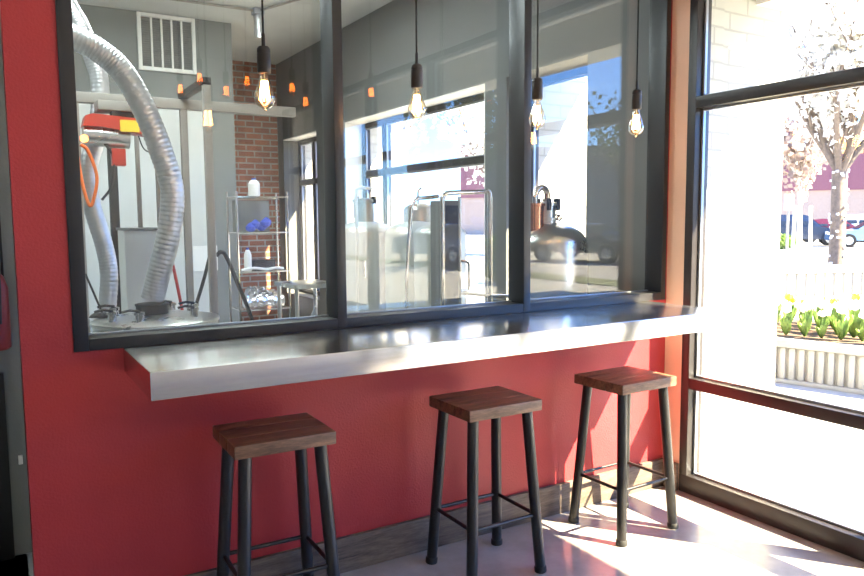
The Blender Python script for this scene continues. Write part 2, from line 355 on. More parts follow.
# ================================================================== SETTING: outside
struct('ground_sidewalk', MB().box(3.53, 12.0, -40, 40, -0.16, -0.02), 'pave')
struct('ground_lawn', MB().box(12.0, 13.2, -40, -2, -0.16, -0.0), 'grass')
struct('ground_plaza', MB().box(12.0, 22.0, -2, 40, -0.16, -0.02), 'pave')
struct('ground_road', MB().box(13.2, 120, -120, -2, -0.2, -0.05), 'road')
struct('ground_parking', MB().box(22.0, 120, -2, 120, -0.2, -0.05), 'road')
def wing(name, x1, y, t=0.3):
    return struct(name, MB().box(3.531, x1, y, y+t, -0.1, 3.4), 'wbrick')
struct('wall_pier', MB().box(3.361, 3.53, -0.117, -0.001, -0.1, 3.4), 'wbrick')
wing('wall_wing', 4.12, -0.10); wing('wall_wing', 4.12, 1.5); wing('wall_wing', 4.0, 6.8); wing('wall_wing', 4.12, 4.66); wing('wall_wing', 4.12, -6.4)  # wing between the two larger brewery windows added to block sun on the brick
struct('ceiling_canopy', MB().box(3.531, 4.12, -6.1, 12, 3.3, 3.4), 'white')
struct('trim_canopy_beam', MB().box(3.82, 4.125, -6.1, 12, 2.73, 3.299), 'white')

# ================================================================== COUNTER
ct = thing('bar_counter', 'long brushed stainless steel counter below the interior window', 'counter', (0.398, 0, 0))
cw, cdp = 3.11-0.398, 0.524
c = MB(); c.bbox(0, cw, -cdp, -0.0005, 0.981, 1.070, 0.0035, 3); c.build('worktop', 'steel', ct)

# ================================================================== STOOLS
def make_stool():
    t = thing('bar_stool', '', 'stool', group='bar stools')
    s = MB(); hx, hy = 0.186, 0.161
    cuts = [-hy, -hy*0.30, hy*0.42, hy]
    for a, b in zip(cuts, cuts[1:]): s.bbox(-hx+random.uniform(-.0015, .0015), hx+random.uniform(-.0015, .0015), a+0.0014, b-0.0014, 0.714, 0.761+random.uniform(-.001, .001), 0.004)
    s.build('seat', 'seat', t)
    tops = {}
    for sx in (-1, 1):
        for sy in (-1, 1):
            a = Vector((sx*0.139, sy*0.113, 0.713)); b = Vector((sx*0.180, sy*0.162, 0.0))
            tops[(sx, sy)] = (a, b)
            q = MB().tube([a, a.lerp(b, 0.25), a.lerp(b, 0.6), a.lerp(b, 0.975)], 0.0235, 20)
            lg = q.build('leg', 'leg', t)
            MB().tube([a.lerp(b, 0.962), a.lerp(b, 0.97), a.lerp(b, 0.995), b], [0.0245, 0.0268, 0.0268, 0.025], 20).build('rubber_foot', 'rubber', lg)
    k = 0.645
    P = {q: v[0].lerp(v[1], k) for q, v in tops.items()}
    for a, b in (((-1, -1), (1, -1)), ((1, -1), (1, 1)), ((1, 1), (-1, 1)), ((-1, 1), (-1, -1))):
        d = (P[b]-P[a]).normalized()*0.0215
        MB().tube([P[a]+d, P[b]-d], 0.0085, 12).build('stretcher', 'leg', t)
    return t
stool = make_stool()
stool.location = (0.868, -0.262, 0); stool.rotation_euler.z = R(-1.5)
stool['label'] = 'dark wood topped stool farthest from the storefront, near the open left counter end'
dup(stool, (1.800, -0.298, 0), 0.0, 'dark wood topped stool standing midway along the counter, between the other two stools')
dup(stool, (2.642, -0.292, 0), R(1.5), 'dark wood topped stool in the sun patch, nearest the storefront window')

# ================================================================== PENDANTS
def make_pendant(name, zb, label, gl='bulb', fil='fil'):
    t = thing(name, label, 'pendant lamp', (0, 0, 0))
    s = MB(); s.lathe([(0.0215, 0.112), (0.0238, 0.117), (0.0238, 0.178), (0.0225, 0.182), (0.0238, 0.185), (0.0225, 0.196), (0.017, 0.203), (0.007, 0.205)], n=28)
    so_ = s.build('socket', 'socket', t)
    MB().lathe([(0.0065, 0.2052), (0.0065, 0.245), (0.004, 0.250)], n=14).build('cord_grip', 'socket', so_)
    MB().tube([(0, 0, 0.2502), (0.001, 0, 0.6), (0, 0, 3.43-zb)], 0.0036, 10).build('cord', 'cord', t)
    MB().lathe([(0.055, 3.43-zb), (0.06, 3.4495-zb)], n=28).build('canopy', 'socket', t)
    b = MB(); prof = [(0.0125, 0.1115), (0.0135, 0.100), (0.0180, 0.085), (0.0245, 0.066), (0.0320, 0.045), (0.0335, 0.034), (0.0315, 0.018), (0.0240, 0.004), (0.0120, -0.002), (0.005, -0.004), (0.003, -0.010)]
    b.lathe(prof, n=32); gb = b.build('bulb', gl, t, sharp=80)
    f = MB()
    for i in range(9):
        a = 2*pi*i/9; f.tube([(0.0095*cos(a), 0.0095*sin(a), 0.086), (0.0165*cos(a), 0.0165*sin(a), 0.024)], 0.0015, 6)
    f.build('filament', fil, gb)
    MB().lathe([(0.0022, 0.111), (0.0022, 0.090), (0.010, 0.0875), (0.0022, 0.0855), (0.0016, 0.028)], n=10).build('stem', 'plasticw', gb)
    t.location.z = zb
    gb.scale = (1.1, 1.1, 1.06); gb.location.z = -0.007
    return t
pend = make_pendant('pendant_lamp', 1.922, 'glowing teardrop bulb in black socket hanging before the left window pane')
pend.location.x, pend.location.y, pend.location.z = 0.861, -0.29, 1.933
for x, l in ((1.479, 'glowing teardrop bulb in black socket hanging before the middle window pane'),
             (2.084, 'glowing teardrop bulb on black cord, just right of the second mullion'),
             (2.688, 'glowing teardrop bulb on black cord nearest the storefront glass')):
    dup(pend, (x, -0.29, 1.933), 0.4, l)
M['amber'] = glass('amber_bulb_glass', 0.06, (1.0, 0.55, 0.25), 2.5)
M['fil2'] = emit('amber_filament', (1.0, 0.30, 0.07), 30.0)
p2 = make_pendant('pendant_lamp', 2.60, 'amber teardrop bulb hanging deeper in the room, seen mirrored in the glass', 'amber', 'fil2')
rl = 'small amber bulb mirrored in the window glass'
pos = [(1.40, -3.23, 2.55), (1.54, -3.16, 2.64), (1.72, -3.04, 2.53), (1.87, -2.96, 2.61), (2.18, -2.76, 2.55), (2.27, -2.70, 2.44), (2.73, -2.43, 2.51)]
AL = ('leftmost of the mirrored amber bulbs, left of the black gantry arm', 'mirrored amber bulb hanging just below the white vent grille',
      'mirrored amber bulb at the left edge of the brick column', 'mirrored amber bulb against the bricks, left of the first pendant',
      'mirrored amber bulb just right of the first pendant', 'lowest mirrored amber bulb, nearest the first mullion', 'the only mirrored amber bulb in the middle pane')
for q, l in zip(pos, AL):
    if q is pos[0]: p2.location = q; p2['label'] = l; p2['group'] = 'amber pendant bulbs deeper in the room'
    else: dup(p2, q, 0, l)

# fill lamps added out of view under both ceilings to brighten the rooms
def fill_lamp(loc, label, rz=0, z=3.45, s=9.0):
    t = thing('fill_lamp', label, 'fill lamp', (loc[0], loc[1], z), rz)
    MB().bbox(-0.62, 0.62, -0.16, 0.16, -0.07, -0.0005, 0.006).build('housing', 'white', t)
    MB().bbox(-0.58, 0.58, -0.13, 0.13, -0.084, -0.0705, 0.006).build('diffuser', emit('fill_diffuser', (0.86, 1.0, 1.0), s), t)
    return t
fill_lamp((0.6, 1.3), 'unseen added fill lamp above the mash tun', z=3.5, s=LB)
fill_lamp((1.7, 2.9), 'unseen added fill lamp above the domed tanks', z=3.5, s=LB)
fill_lamp((-1.2, 2.6), 'unseen added fill lamp above the left end of the brewery', z=3.5, s=LB)
fill_lamp((-1.6, -3.4), 'unseen added fill lamp in the middle of the bar room', pi/2, s=LR)
fill_lamp((-0.9, -5.2), 'unseen added fill lamp at the rear of the bar room', pi/2, s=LR*3)

# ================================================================== BREWERY EQUIPMENT
# mash tun with lid close to the glass
t = thing('mash_tun', 'round polished steel mash tun lid behind the left window pane', 'brewing tank', (0.78, 1.45, 0))
MB().lathe([(0.30, 0.25), (0.33, 0.28), (0.33, 0.965), (0.34, 0.970), (0.34, 0.985), (0.33, 0.990), (0.20, 1.010), (0.02, 1.018)], n=48).build('vessel', 'tank', t)
for a in (0.8, 2.4, 3.9, 5.5): MB().tube([(0.25*cos(a), 0.25*sin(a), 0.27), (0.28*cos(a), 0.28*sin(a), 0)], 0.02, 12).build('leg', 'tank', t)
MB().lathe([(0.085, 1.005), (0.085, 1.06), (0.09, 1.062), (0.09, 1.072), (0.075, 1.075)], (-0.02, 0.0, 0), 32).build('duct_collar', 'black', t)
for i, (x, y) in enumerate(((-0.24, -0.1), (-0.12, -0.2), (0.17, -0.16), (0.22, 0.05), (0.12, 0.18), (-0.2, 0.12))):
    cl = MB().lathe([(0.022, 0.995), (0.022, 1.035), (0.028, 1.037), (0.028, 1.05), (0.012, 1.054)], (x, y, 0), 16).build('fitting', 'chrome', t)
    MB().tube([(x, y, 1.056), (x-0.05, y-0.02, 1.066), (x-0.09, y-0.03, 1.06)], 0.007, 8).build('lever', 'black', cl)
MB().lathe([(0.07, 0.0), (0.062, 0.012), (0.05, 0.02), (0.01, 0.024)], (-0.26, 0.14, 1.0), 24).build('hatch', 'rubber', t)
for a, b in (((-0.26, 0.14, 1.02), (-0.33, 0.2, 1.24)),): MB().tube([a, b], 0.006, 8).build('handle', 'black', t)
def duct(name, pts, r, label):
    P = smooth(pts, 18); rr = [r*(1+0.05*(1 if (i//1) % 2 else -1)) for i in range(len(P))]
    P2 = smooth(pts, 26); o = MB().tube(P2, None, 24, True, lambda i: r*(1.0+0.035*sin(i*2.1))).build(name, 'duct', sharp=75)
    return tag(o, label, 'air duct')
duct('flexible_duct', [(0.06, 1.4, 2.66), (0.279, 1.4, 2.562), (0.374, 1.4, 2.495), (0.535, 1.4, 2.42), (0.655, 1.4, 2.315), (0.755, 1.4, 2.129), (0.830, 1.4, 1.918), (0.882, 1.4, 1.701), (0.862, 1.41, 1.481), (0.806, 1.43, 1.261), (0.762, 1.45, 1.095)], 0.063, 'wide ribbed foil duct curving down onto the steel tun lid')
duct('flexible_duct', [(0.44, 2.3, 3.10), (0.485, 2.3, 2.888), (0.556, 2.3, 2.747), (0.616, 2.3, 2.572), (0.654, 2.3, 2.39), (0.63, 2.3, 2.109), (0.56, 2.3, 1.856), (0.573, 2.3, 1.635), (0.632, 2.3, 1.38), (0.653, 2.3, 1.185), (0.63, 2.3, 0.9), (0.63, 2.3, 0.5), (0.63, 2.3, 0.004)], 0.055, 'narrower foil duct hanging behind the red hoist, left of the wide one')

# gantry with hoist
t = thing('hoist_gantry', 'pale galvanised strut gantry carrying the red hoist', 'gantry', (0, 0, 0))
MB().bbox(0.47, 1.91, 2.18, 2.24, 2.258, 2.322, 0.004).build('beam', 'beam', t)
for x, y in ((1.14, 2.21),): MB().bbox(x-0.022, x+0.022, y-0.022, y+0.022, 0, 2.258, 0.003).build('post', 'beam', t)
MB().bbox(1.115, 1.165, 1.58, 2.24, 2.323, 2.365, 0.004).build('arm', 'black', t)
MB().bbox(1.118, 1.162, 1.58, 1.624, 0, 2.322, 0.003).build('post', 'beam', t)
MB().bbox(0.47, 0.515, 2.19, 2.235, 0, 2.257, 0.003).build('post', 'beam', t)
MB().bbox(0.60, 0.86, 2.02, 2.20, 2.20, 2.2575, 0.004).build('trolley', 'beam', t)
t = thing('electric_hoist', 'red and grey electric hoist hanging under the gantry beam', 'hoist', (0, 0, 0))
MB().prism([(0.515, 2.10), (0.53, 2.16), (0.57, 2.175), (0.97, 2.15), (0.975, 2.03), (0.94, 2.045), (0.90, 2.06), (0.80, 2.07), (0.62, 2.10)], 2.02, 2.16).build('housing', 'steelred', t)
MB().tube([(0.52, 2.09, 2.05), (0.56, 2.09, 2.05), (0.78, 2.09, 2.04)], 0.062, 24).build('motor', 'tank', t)
MB().box(0.72, 0.83, 2.012, 2.0195, 2.075, 2.145).build('warning_sticker', 'yellow', t)
MB().box(0.85, 0.93, 2.012, 2.0195, 2.07, 2.13).build('rating_plate', 'plasticw', t)
MB().box(0.68, 0.86, 2.05, 2.13, 2.165, 2.199).build('mount', 'black', t)
MB().tube(smooth([(0.83, 2.06, 2.06), (0.86, 2.06, 1.98), (0.93, 2.06, 1.93), (0.97, 2.06, 1.80)]), 0.004, 8).build('cable', 'black', t)
MB().tube(smooth([(0.97, 2.06, 1.80), (0.955, 2.06, 1.76), (0.97, 2.06, 1.72), (0.99, 2.06, 1.75), (0.975, 2.06, 1.79)]), 0.007, 8).build('hook', 'chrome', t)
MB().tube(smooth([(0.62, 2.06, 2.02), (0.68, 2.05, 1.92), (0.66, 2.04, 1.75), (0.60, 2.03, 1.66)]), 0.008, 8).build('power_cable', 'black', t)
MB().bbox(0.67, 0.75, 2.04, 2.10, 1.87, 1.975, 0.006).build('control_pendant', 'steelred', t)
o = MB().tube(smooth([(0.50, 2.05, 1.99), (0.54, 2.05, 1.95), (0.58, 2.05, 1.80), (0.555, 2.05, 1.66), (0.53, 2.05, 1.63), (0.50, 2.05, 1.75), (0.48, 2.05, 1.92)]), 0.010, 10).build('hanging_cord', 'orange')
tag(o, 'orange power cord looped beside the hoist', 'cord')
o = MB().lathe([(0.012, -0.02), (0.022, -0.01), (0.022, 0.012), (0.008, 0.022)], (0.515, 1.995, 2.02), 16).build('indicator_lamp', emit('amber_indicator', (1, 0.35, 0.08), 4)); tag(o, 'small amber indicator lamp at left end of the hoist', 'lamp')

# cabinet & its upper frame
t = thing('steel_cabinet', 'plain grey steel cabinet standing behind the wide duct', 'cabinet', (0, 0, 0))
MB().bbox(0.80, 1.06, 2.6, 2.9, 0.0, 1.465, 0.006).build('body', 'ltgrey', t)
MB().bbox(0.79, 1.07, 2.59, 2.91, 1.466, 1.485, 0.003).build('top', 'grey', t)
fm = MB()
for x in (0.90, 1.03): fm.bbox(x, x+0.028, 2.62, 2.648, 1.486, 2.30, 0.002)
fm.bbox(0.90, 1.058, 2.62, 2.648, 2.301, 2.33, 0.002)
fm.build('upright_frame', 'beam', t)
t = thing('dark_post', 'black upright post standing between the two foil ducts', 'post', (0.80, 3.0, 0))
MB().bbox(-0.03, 0.03, -0.03, 0.03, 0.013, 2.15, 0.003).build('shaft', 'black', t); MB().bbox(-0.08, 0.08, -0.08, 0.08, 0, 0.012, 0.002).build('base_plate', 'black', t)

# hoses and paddles
def rod(name, pts, r, m, label, cat): return tag(MB().tube(smooth(pts), r, 10).build(name, m), label, cat)
rod('hose', [(1.27, 2.0, 1.30), (1.30, 2.0, 1.325), (1.335, 2.0, 1.29), (1.40, 2.0, 1.12), (1.49, 2.0, 0.87), (1.60, 2.0, 0.45), (1.68, 2.0, 0.014)], 0.013, 'rubber', 'black hose arching down to the right, in front of the shelving', 'hose')
rod('paddle_handle', [(1.21, 1.95, 1.29), (1.16, 1.95, 1.12), (1.06, 1.95, 0.85), (0.78, 2.15, 0.01)], 0.011, 'rubber', 'black handle leaning left, between the tun lid and the paper note', 'handle')
rod('broom_handle', [(0.985, 2.05, 1.34), (1.02, 2.05, 1.15), (1.10, 2.05, 0.60), (1.17, 2.05, 0.012)], 0.010, 'steelred', 'red handle leaning just right of the wide foil duct', 'handle')
o = MB().bbox(1.70, 1.97, 4.645, 4.664, 1.03, 1.28, 0.002).build('notice_board', 'paper'); tag(o, 'white notice sheet pinned low on the pale wall', 'notice')

# vent grille
t = thing('wall_vent', 'white framed air return grille high on the grey wall', 'vent', (0, 0, 0))
v = MB(); v.bbox(1.30, 1.335, 4.66, 4.699, 2.96, 3.49, 0.003); v.bbox(1.80, 1.835, 4.66, 4.699, 2.96, 3.49, 0.003); v.bbox(1.335, 1.80, 4.66, 4.699, 2.96, 2.995, 0.003); v.bbox(1.335, 1.80, 4.66, 4.699, 3.455, 3.49, 0.003)
v.build('frame', 'white', t)
for i in range(4): MB().bbox(1.335+0.093*(i+1)-0.009, 1.335+0.093*(i+1)+0.009, 4.67, 4.695, 2.995, 3.455, 0.002).build('bar', 'white', t)
v = MB()
for i in range(22): v.box(1.335, 1.80, 4.682, 4.694, 3.0+i*0.0207, 3.012+i*0.0207)
v.build('louvre', 'dkgrey', t)
# conduit & junction box
t = thing('ceiling_conduit', 'thin metal conduit with junction box along the brewery ceiling', 'conduit', (0, 0, 0))
MB().tube([(0.6, 4.07, 3.478), (2.25, 4.06, 3.478)], 0.012, 10).build('pipe', 'beam', t); MB().tube([(2.27, 4.06, 3.478), (2.55, 3.30, 3.478)], 0.012, 10).build('pipe', 'beam', t)
MB().bbox(2.22, 2.32, 4.01, 4.11, 3.44, 3.499, 0.006).build('junction_box', 'alu', t)
MB().tube([(2.27, 4.06, 3.439), (2.275, 4.06, 3.33), (2.28, 4.06, 3.23)], 0.045, 14).build('drop_sleeve', 'duct', t)

# shelving unit
t = thing('wire_shelving', 'tall steel shelving unit in front of the red brick wall', 'shelving', (1.98, 3.95, 0))
for x in (0.0, 0.49):
    for y in (0.0, 0.32): MB().tube([(x, y, 0), (x, y, 1.80)], 0.012, 10).build('post', 'chrome', t)
SH = (0.30, 0.69, 1.05, 1.42, 1.755)
for z in SH:
    s = MB(); s.box(-0.01, 0.50, -0.01, 0.008, z-0.014, z); s.box(-0.01, 0.50, 0.312, 0.33, z-0.014, z)
    for i in range(16): s.box(0.0+i*0.0325, 0.006+i*0.0325, 0.008, 0.312, z-0.006, z)
    s.build('shelf', 'chrome', t)
def jug(loc, label, m='plasticw', h=0.17, r=0.055):
    t = thing('jug', label, 'jug', loc)
    MB().lathe([(r*0.9, 0), (r, 0.01), (r, h*0.7), (r*0.6, h*0.88), (r*0.35, h*0.92)], n=24).build('body', m, t)
    MB().lathe([(r*0.4, h*0.92), (r*0.4, h), (r*0.3, h*1.01)], n=16).build('cap', 'blue', t)
    return t
jug((2.18, 4.05, 1.756), 'white plastic jug on the top shelf of the steel shelving')
jug((2.09, 4.02, 1.051), 'slim white bottle on the third shelf beside the black crate', h=0.22, r=0.035)
t = thing('tote_box', 'black crate on the third shelf holding tools', 'crate', (2.24, 4.08, 1.051))
MB().bbox(-0.11, 0.11, -0.09, 0.09, 0, 0.09, 0.006).build('body', 'black', t); MB().bbox(-0.115, 0.115, -0.095, 0.095, 0.0905, 0.10, 0.003).build('rim', 'black', t)
o = MB().bbox(2.02, 2.34, 4.10, 4.25, 1.421, 1.72, 0.006).build('carton', 'dkgrey'); tag(o, 'dark carton on the second shelf behind the blue gloves', 'box')
g = MB()
for i in range(6):
    a = random.uniform(0, 6.3); g.lathe([(0.02, 0), (0.045, 0.02), (0.05, 0.05), (0.02, 0.08), (0.003, 0.09)], (2.17+0.05*cos(a)+i*0.015, 4.0+0.03*sin(a), 1.421+0.01*i), 10)
tag(g.build('glove_pile', 'blue'), 'bunch of blue gloves on the second shelf', 'gloves')
g = MB()
for i in range(4): g.tube(smooth([(2.03+i*0.03, 3.98+i*0.06, 0.757+i*0.03), (2.2, 4.0+i*0.05, 0.762+i*0.025), (2.42, 4.02+i*0.05, 0.757+i*0.01)]), [0.05+0.012*sin(j*1.7+i) for j in range(17)], 14)
tag(g.build('foil_bundle', 'foil'), 'crumpled silver foil bundle on the lowest visible shelf', 'foil')
t = thing('drop_cloth', 'folded pale cloth lying along the third shelf edge', 'cloth', (2.23, 3.99, 1.006))
MB().tube(smooth([(-0.22, -0.02, 0.06), (-0.1, -0.03, 0.075), (0.02, -0.02, 0.06), (0.12, -0.03, 0.07), (0.19, -0.02, 0.062)]), 0.013, 10).build('fold', 'paper', t)
# work table
t = thing('steel_work_table', 'low stainless work table right of the shelving', 'table', (2.15, 2.95, 0))
MB().bbox(0, 0.40, 0, 0.5, 0.955, 0.99, 0.004).build('tabletop', 'tank', t)
for x in (0.03, 0.37):
    for y in (0.03, 0.47): MB().tube([(x, y, 0), (x, y, 0.954)], 0.018, 12).build('leg', 'tank', t)
MB().tube([(0.2, 0.47, 0.4), (0.2, 0.03, 0.8)], 0.012, 8).build('brace', 'tank', t)

# domed tanks
def tank(name, loc, r, ztop, label, m='tankmat', man=True, z0=0.28):
    t = thing(name, label, 'brewing tank', loc)
    h = r*0.42
    prof = [(0.02, z0-0.12), (r, z0), (r, ztop-h)]+[(r*cos(a), ztop-h+h*sin(a)) for a in [i*pi/2/10 for i in range(1, 10)]]+[(0.02, ztop)]
    MB().lathe(prof, n=48).build('vessel', m, t, sharp=50)
    for k in range(3):
        a = k*2.094+0.5; MB().tube([(r*0.8*cos(a), r*0.8*sin(a), z0-0.03), (r*0.85*cos(a), r*0.85*sin(a), 0)], 0.018, 10).build('leg', 'tank', t)
    MB().tube([(-r*0.62, -r-0.01+0.22*r, ztop-0.32), (-r*0.62, -r-0.035, ztop-0.32), (-r*0.62, -r-0.035, ztop-0.45)], 0.008, 8).build('sight_tube', 'chrome', t)
    if man:
        c = MB().lathe([(0.095, ztop-0.03), (0.095, ztop+0.15), (0.105, ztop+0.152), (0.105, ztop+0.175), (0.03, ztop+0.185)], n=28).build('manway', 'tank', t)
        MB().tube([(0.02, 0, ztop+0.186), (0.02, 0, ztop+0.23)], 0.010, 8).build('valve', 'chrome', c)
        for k in range(4):
            a = k*1.57+0.4; MB().bbox(0.10*cos(a)-0.012, 0.10*cos(a)+0.012, 0.10*sin(a)-0.012, 0.10*sin(a)+0.012, ztop+0.14, ztop+0.20, 0.003).build('clamp', 'black', c)
    else:
        MB().tube(smooth([(-r*0.3, -0.05, ztop-0.02), (-r*0.3, -0.05, ztop+0.09), (-r*0.1, -0.05, ztop+0.12)]), 0.009, 8).build('valve', 'chrome', t)
    return t
tank('fermenter', (2.70, 2.72, 0), 0.235, 1.52, 'shiny sunlit steel tank with clamped lid, left of the two dull domed tanks', 'satin', True)
tank('conditioning_tank', (2.745, 1.95, 0), 0.235, 1.515, 'dull grey domed tank, left of the pair behind the dark cabinet', 'tankmat', False)
tank('conditioning_tank', (2.575, 1.33, 0), 0.175, 1.500, 'dull grey domed tank directly behind the dark cabinet', 'tankmat', False)
tank('conditioning_tank', (3.05, 2.42, 0), 0.13, 1.66, 'slim taller grey tank rising behind the two domed tanks', 'tank', False)
t = thing('control_cabinet', 'narrow dark cabinet framed by bent steel pipes', 'cabinet', (2.34, 0.90, 0))
MB().bbox(0, 0.125, 0, 0.16, 0.02, 1.64, 0.005).build('body', 'dkgrey', t); MB().bbox(0.012, 0.113, -0.006, -0.0005, 1.50, 1.61, 0.002).build('panel', 'black', t)
MB().lathe([(0.02, 0), (0.02, 0.02)], (0.06, 0.08, 0.0), 10).build('foot', 'black', t)
t = thing('pipe_frame', 'tall polished pipe loop in front of the narrow dark cabinet', 'pipe', (0, 0, 0))
MB().tube(smooth([(2.28, 0.82, 0.0), (2.28, 0.82, 0.5), (2.28, 0.82, 1.55), (2.282, 0.82, 1.64), (2.30, 0.82, 1.672), (2.34, 0.82, 1.682), (2.55, 0.82, 1.69), (2.60, 0.82, 1.695), (2.618, 0.82, 1.67), (2.62, 0.82, 1.6), (2.62, 0.82, 1.1), (2.62, 0.82, 0.0)]), 0.014, 14).build('loop', 'chrome', t)
MB().tube([(2.40, 0.82, 1.09), (2.61, 0.82, 1.06), (2.80, 0.82, 1.045)], 0.011, 12).build('rail', 'chrome', t)
MB().tube([(2.40, 0.82, 0.0), (2.40, 0.82, 1.66)], 0.010, 12).build('riser', 'chrome', t)
MB().tube(smooth([(2.41, 0.82, 1.10), (2.455, 0.82, 1.105), (2.465, 0.82, 1.13), (2.465, 0.82, 1.24), (2.455, 0.82, 1.27), (2.41, 0.82, 1.28)]), 0.008, 10).build('handle', 'chrome', t)
t = thing('bent_pipe', 'polished pipe bending over the dull domed tanks', 'pipe', (0, 0, 0))
MB().tube(smooth([(2.09, 0.93, 0.0), (2.09, 0.93, 0.6), (2.10, 0.93, 1.20), (2.13, 0.93, 1.55), (2.145, 0.93, 1.62), (2.175, 0.93, 1.65), (2.23, 0.93, 1.655), (2.33, 0.95, 1.665)]), 0.011, 12).build('run', 'chrome', t)
t = thing('fill_pipe', 'slim pale pipe standing left of the sunlit steel tank', 'pipe', (0, 0, 0))
MB().tube(smooth([(2.30, 2.05, 0.0), (2.30, 2.05, 0.8), (2.305, 2.05, 1.5), (2.305, 2.05, 1.72), (2.32, 2.05, 1.755), (2.36, 2.05, 1.76), (2.43, 2.05, 1.755)]), 0.012, 12).build('run', 'plasticw', t)

# copper still
t = thing('pot_still', 'steel dome still with copper column behind the right window pane', 'still', (2.87, 0.56, 0))
r = 0.225; MB().lathe([(0.02, 0.5), (r*0.8, 0.52), (r, 0.62), (r, 1.37)]+[(r*cos(a), 1.37+0.135*sin(a)) for a in [i*pi/2/9 for i in range(1, 9)]]+[(0.02, 1.506)], n=48).build('pot', 'tank', t, sharp=50)
for k in range(3):
    a = k*2.094+0.9; MB().tube([(r*0.75*cos(a), r*0.75*sin(a), 0.56), (r*0.8*cos(a), r*0.8*sin(a), 0)], 0.018, 10).build('leg', 'tank', t)
MB().lathe([(0.055, 1.49), (0.055, 1.515), (0.068, 1.517), (0.068, 1.53), (0.052, 1.532), (0.052, 1.60), (0.066, 1.602), (0.066, 1.62), (0.02, 1.63)], (-0.02, 0, 0), 28).build('neck', 'tank', t)
MB().lathe([(0.050, 1.45), (0.050, 1.60), (0.058, 1.602), (0.058, 1.615), (0.015, 1.62)], (-0.125, -0.02, 0), 28).build('copper_column', 'copper', t)
MB().tube(smooth([(-0.125, -0.02, 1.62), (-0.125, -0.02, 1.66), (-0.10, -0.02, 1.70), (-0.06, -0.02, 1.705), (-0.03, -0.01, 1.68), (-0.02, 0, 1.63)]), 0.018, 14).build('gooseneck', 'chrome', t)
for k in range(6):
    a = k*pi/3; MB().bbox(-0.02+0.068*cos(a)-0.011, -0.02+0.068*cos(a)+0.011, 0.068*sin(a)-0.011, 0.068*sin(a)+0.011, 1.575, 1.645, 0.003).build('clamp', 'black', t)
MB().tube(smooth([(0.045, 0, 1.55), (0.075, 0, 1.545), (0.09, 0, 1.53), (0.075, 0, 1.515), (0.06, 0, 1.53), (0.072, 0, 1.543)]), 0.006, 8).build('wing_nut', 'chrome', t)

# ================================================================== LEFT EDGE: HALL
t = thing('fire_extinguisher', 'red fire extinguisher on the hall wall at the left edge', 'fire extinguisher', (0.000, 0.852, 0.975))
MB().lathe([(0.05, 0), (0.06, 0.01), (0.06, 0.27), (0.045, 0.32), (0.02, 0.345)], n=28).build('cylinder', 'deepred', t)
MB().lathe([(0.02, 0.346), (0.02, 0.38), (0.012, 0.385)], n=14).build('valve', 'black', t)
MB().tube(smooth([(0.01, -0.01, 0.37), (0.02, -0.055, 0.38), (0.025, -0.068, 0.30), (0.02, -0.066, 0.12)]), 0.008, 8).build('hose', 'rubber', t)
MB().box(-0.03, 0.03, 0.060, 0.077, 0.12, 0.22).build('bracket', 'tank', t)
t = thing('door_stop', 'small white wall bumper low on the hall wall', 'door stop', (0.068, 0.926, 0.44))
MB().bbox(-0.009, 0.009, -0.012, 0.0035, -0.012, 0.03, 0.003).build('plate', 'plasticw', t)

# ================================================================== OUTSIDE
def planter(name, base, ang, length, depth, h, label, n_ribs, pitch):
    t = thing(name, label, 'planter', (base[0], base[1], -0.02), ang)
    b = MB(); b.bbox(0.05, length, 0.05, depth-0.05, 0, h*0.80, 0.01); b.build('body', 'conc', t)
    b = MB(); b.bbox(0, length+0.05, -0.01, depth+0.01, h*0.805, h, 0.02); b.build('cap', 'conc', t)
    b = MB(); b.bbox(0, length+0.05, 0, 0.06, 0, h*0.10, 0.008); b.build('plinth', 'conc', t)
    b = MB()
    for i in range(n_ribs): b.bbox(0.06+i*pitch, 0.06+i*pitch+pitch*0.62, 0.012, 0.055, h*0.10, h*0.80, 0.012, 2)
    b.build('ribs', 'conc', t)
    return t
a1 = math.atan2(-0.74, 0.19)
# local +x runs along the front face toward the camera side, local +y points away from the shop
p1 = planter('planter', (5.60, 3.85), a1, 6.5, 1.5, 0.42, 'near ribbed concrete planter full of tulips outside the storefront', 76, 0.083)
o = MB().box(0.08, 6.4, 0.08, 1.42, 0.30, 0.425).build('soil', 'soil', p1)
a2 = math.atan2(-0.65, 1.82)
planter('planter', (8.2, 6.95), a2, 14.0, 0.5, 0.61, 'farther ribbed concrete wall behind the tulip bed', 70, 0.20)
# tulips
def tulip(m):
    t = thing('tulip', 'tulip in the near planter', 'tulip')
    MB().tube(smooth([(0, 0, 0), (0.005, 0.0, 0.12), (0, 0.004, 0.27)], 4), 0.005, 6).build('stem', 'leaf', t)
    f = MB()
    for k in range(6):
        a = k*pi/3; off = 0.6 if k % 2 else 1.0; vs = []
        for zz, rr, ww in ((0.27, 0.006, 0.006), (0.295, 0.034*off+.006, 0.022), (0.325, 0.036*off+.006, 0.02), (0.355, 0.030, 0.004)):
            for s in (-1, 1): vs.append((rr*cos(a)-s*ww*sin(a), rr*sin(a)+s*ww*cos(a), zz))
        f.add(vs, [(0, 1, 3, 2), (2, 3, 5, 4), (4, 5, 7, 6)])
    f.build('bloom', m, t)
    l = MB()
    for k in range(11):
        a = k*2.4+0.4; vs = []; q = 0.55+0.45*((k*7) % 5)/4
        for d, zz, ww in ((0.0, 0.0, 0.012), (0.035, 0.11, 0.030), (0.06, 0.20, 0.022), (0.07, 0.25, 0.003)):
            for s in (-1, 1): vs.append((d*cos(a)-s*ww*sin(a), d*sin(a)+s*ww*cos(a), zz*q))
        l.add(vs, [(0, 1, 3, 2), (2, 3, 5, 4), (4, 5, 7, 6)])
    l.build('leaves', 'leaf', t)
    return t
tl = {'tulip': tulip('tulip'), 'tulipw': tulip('tulipw')}
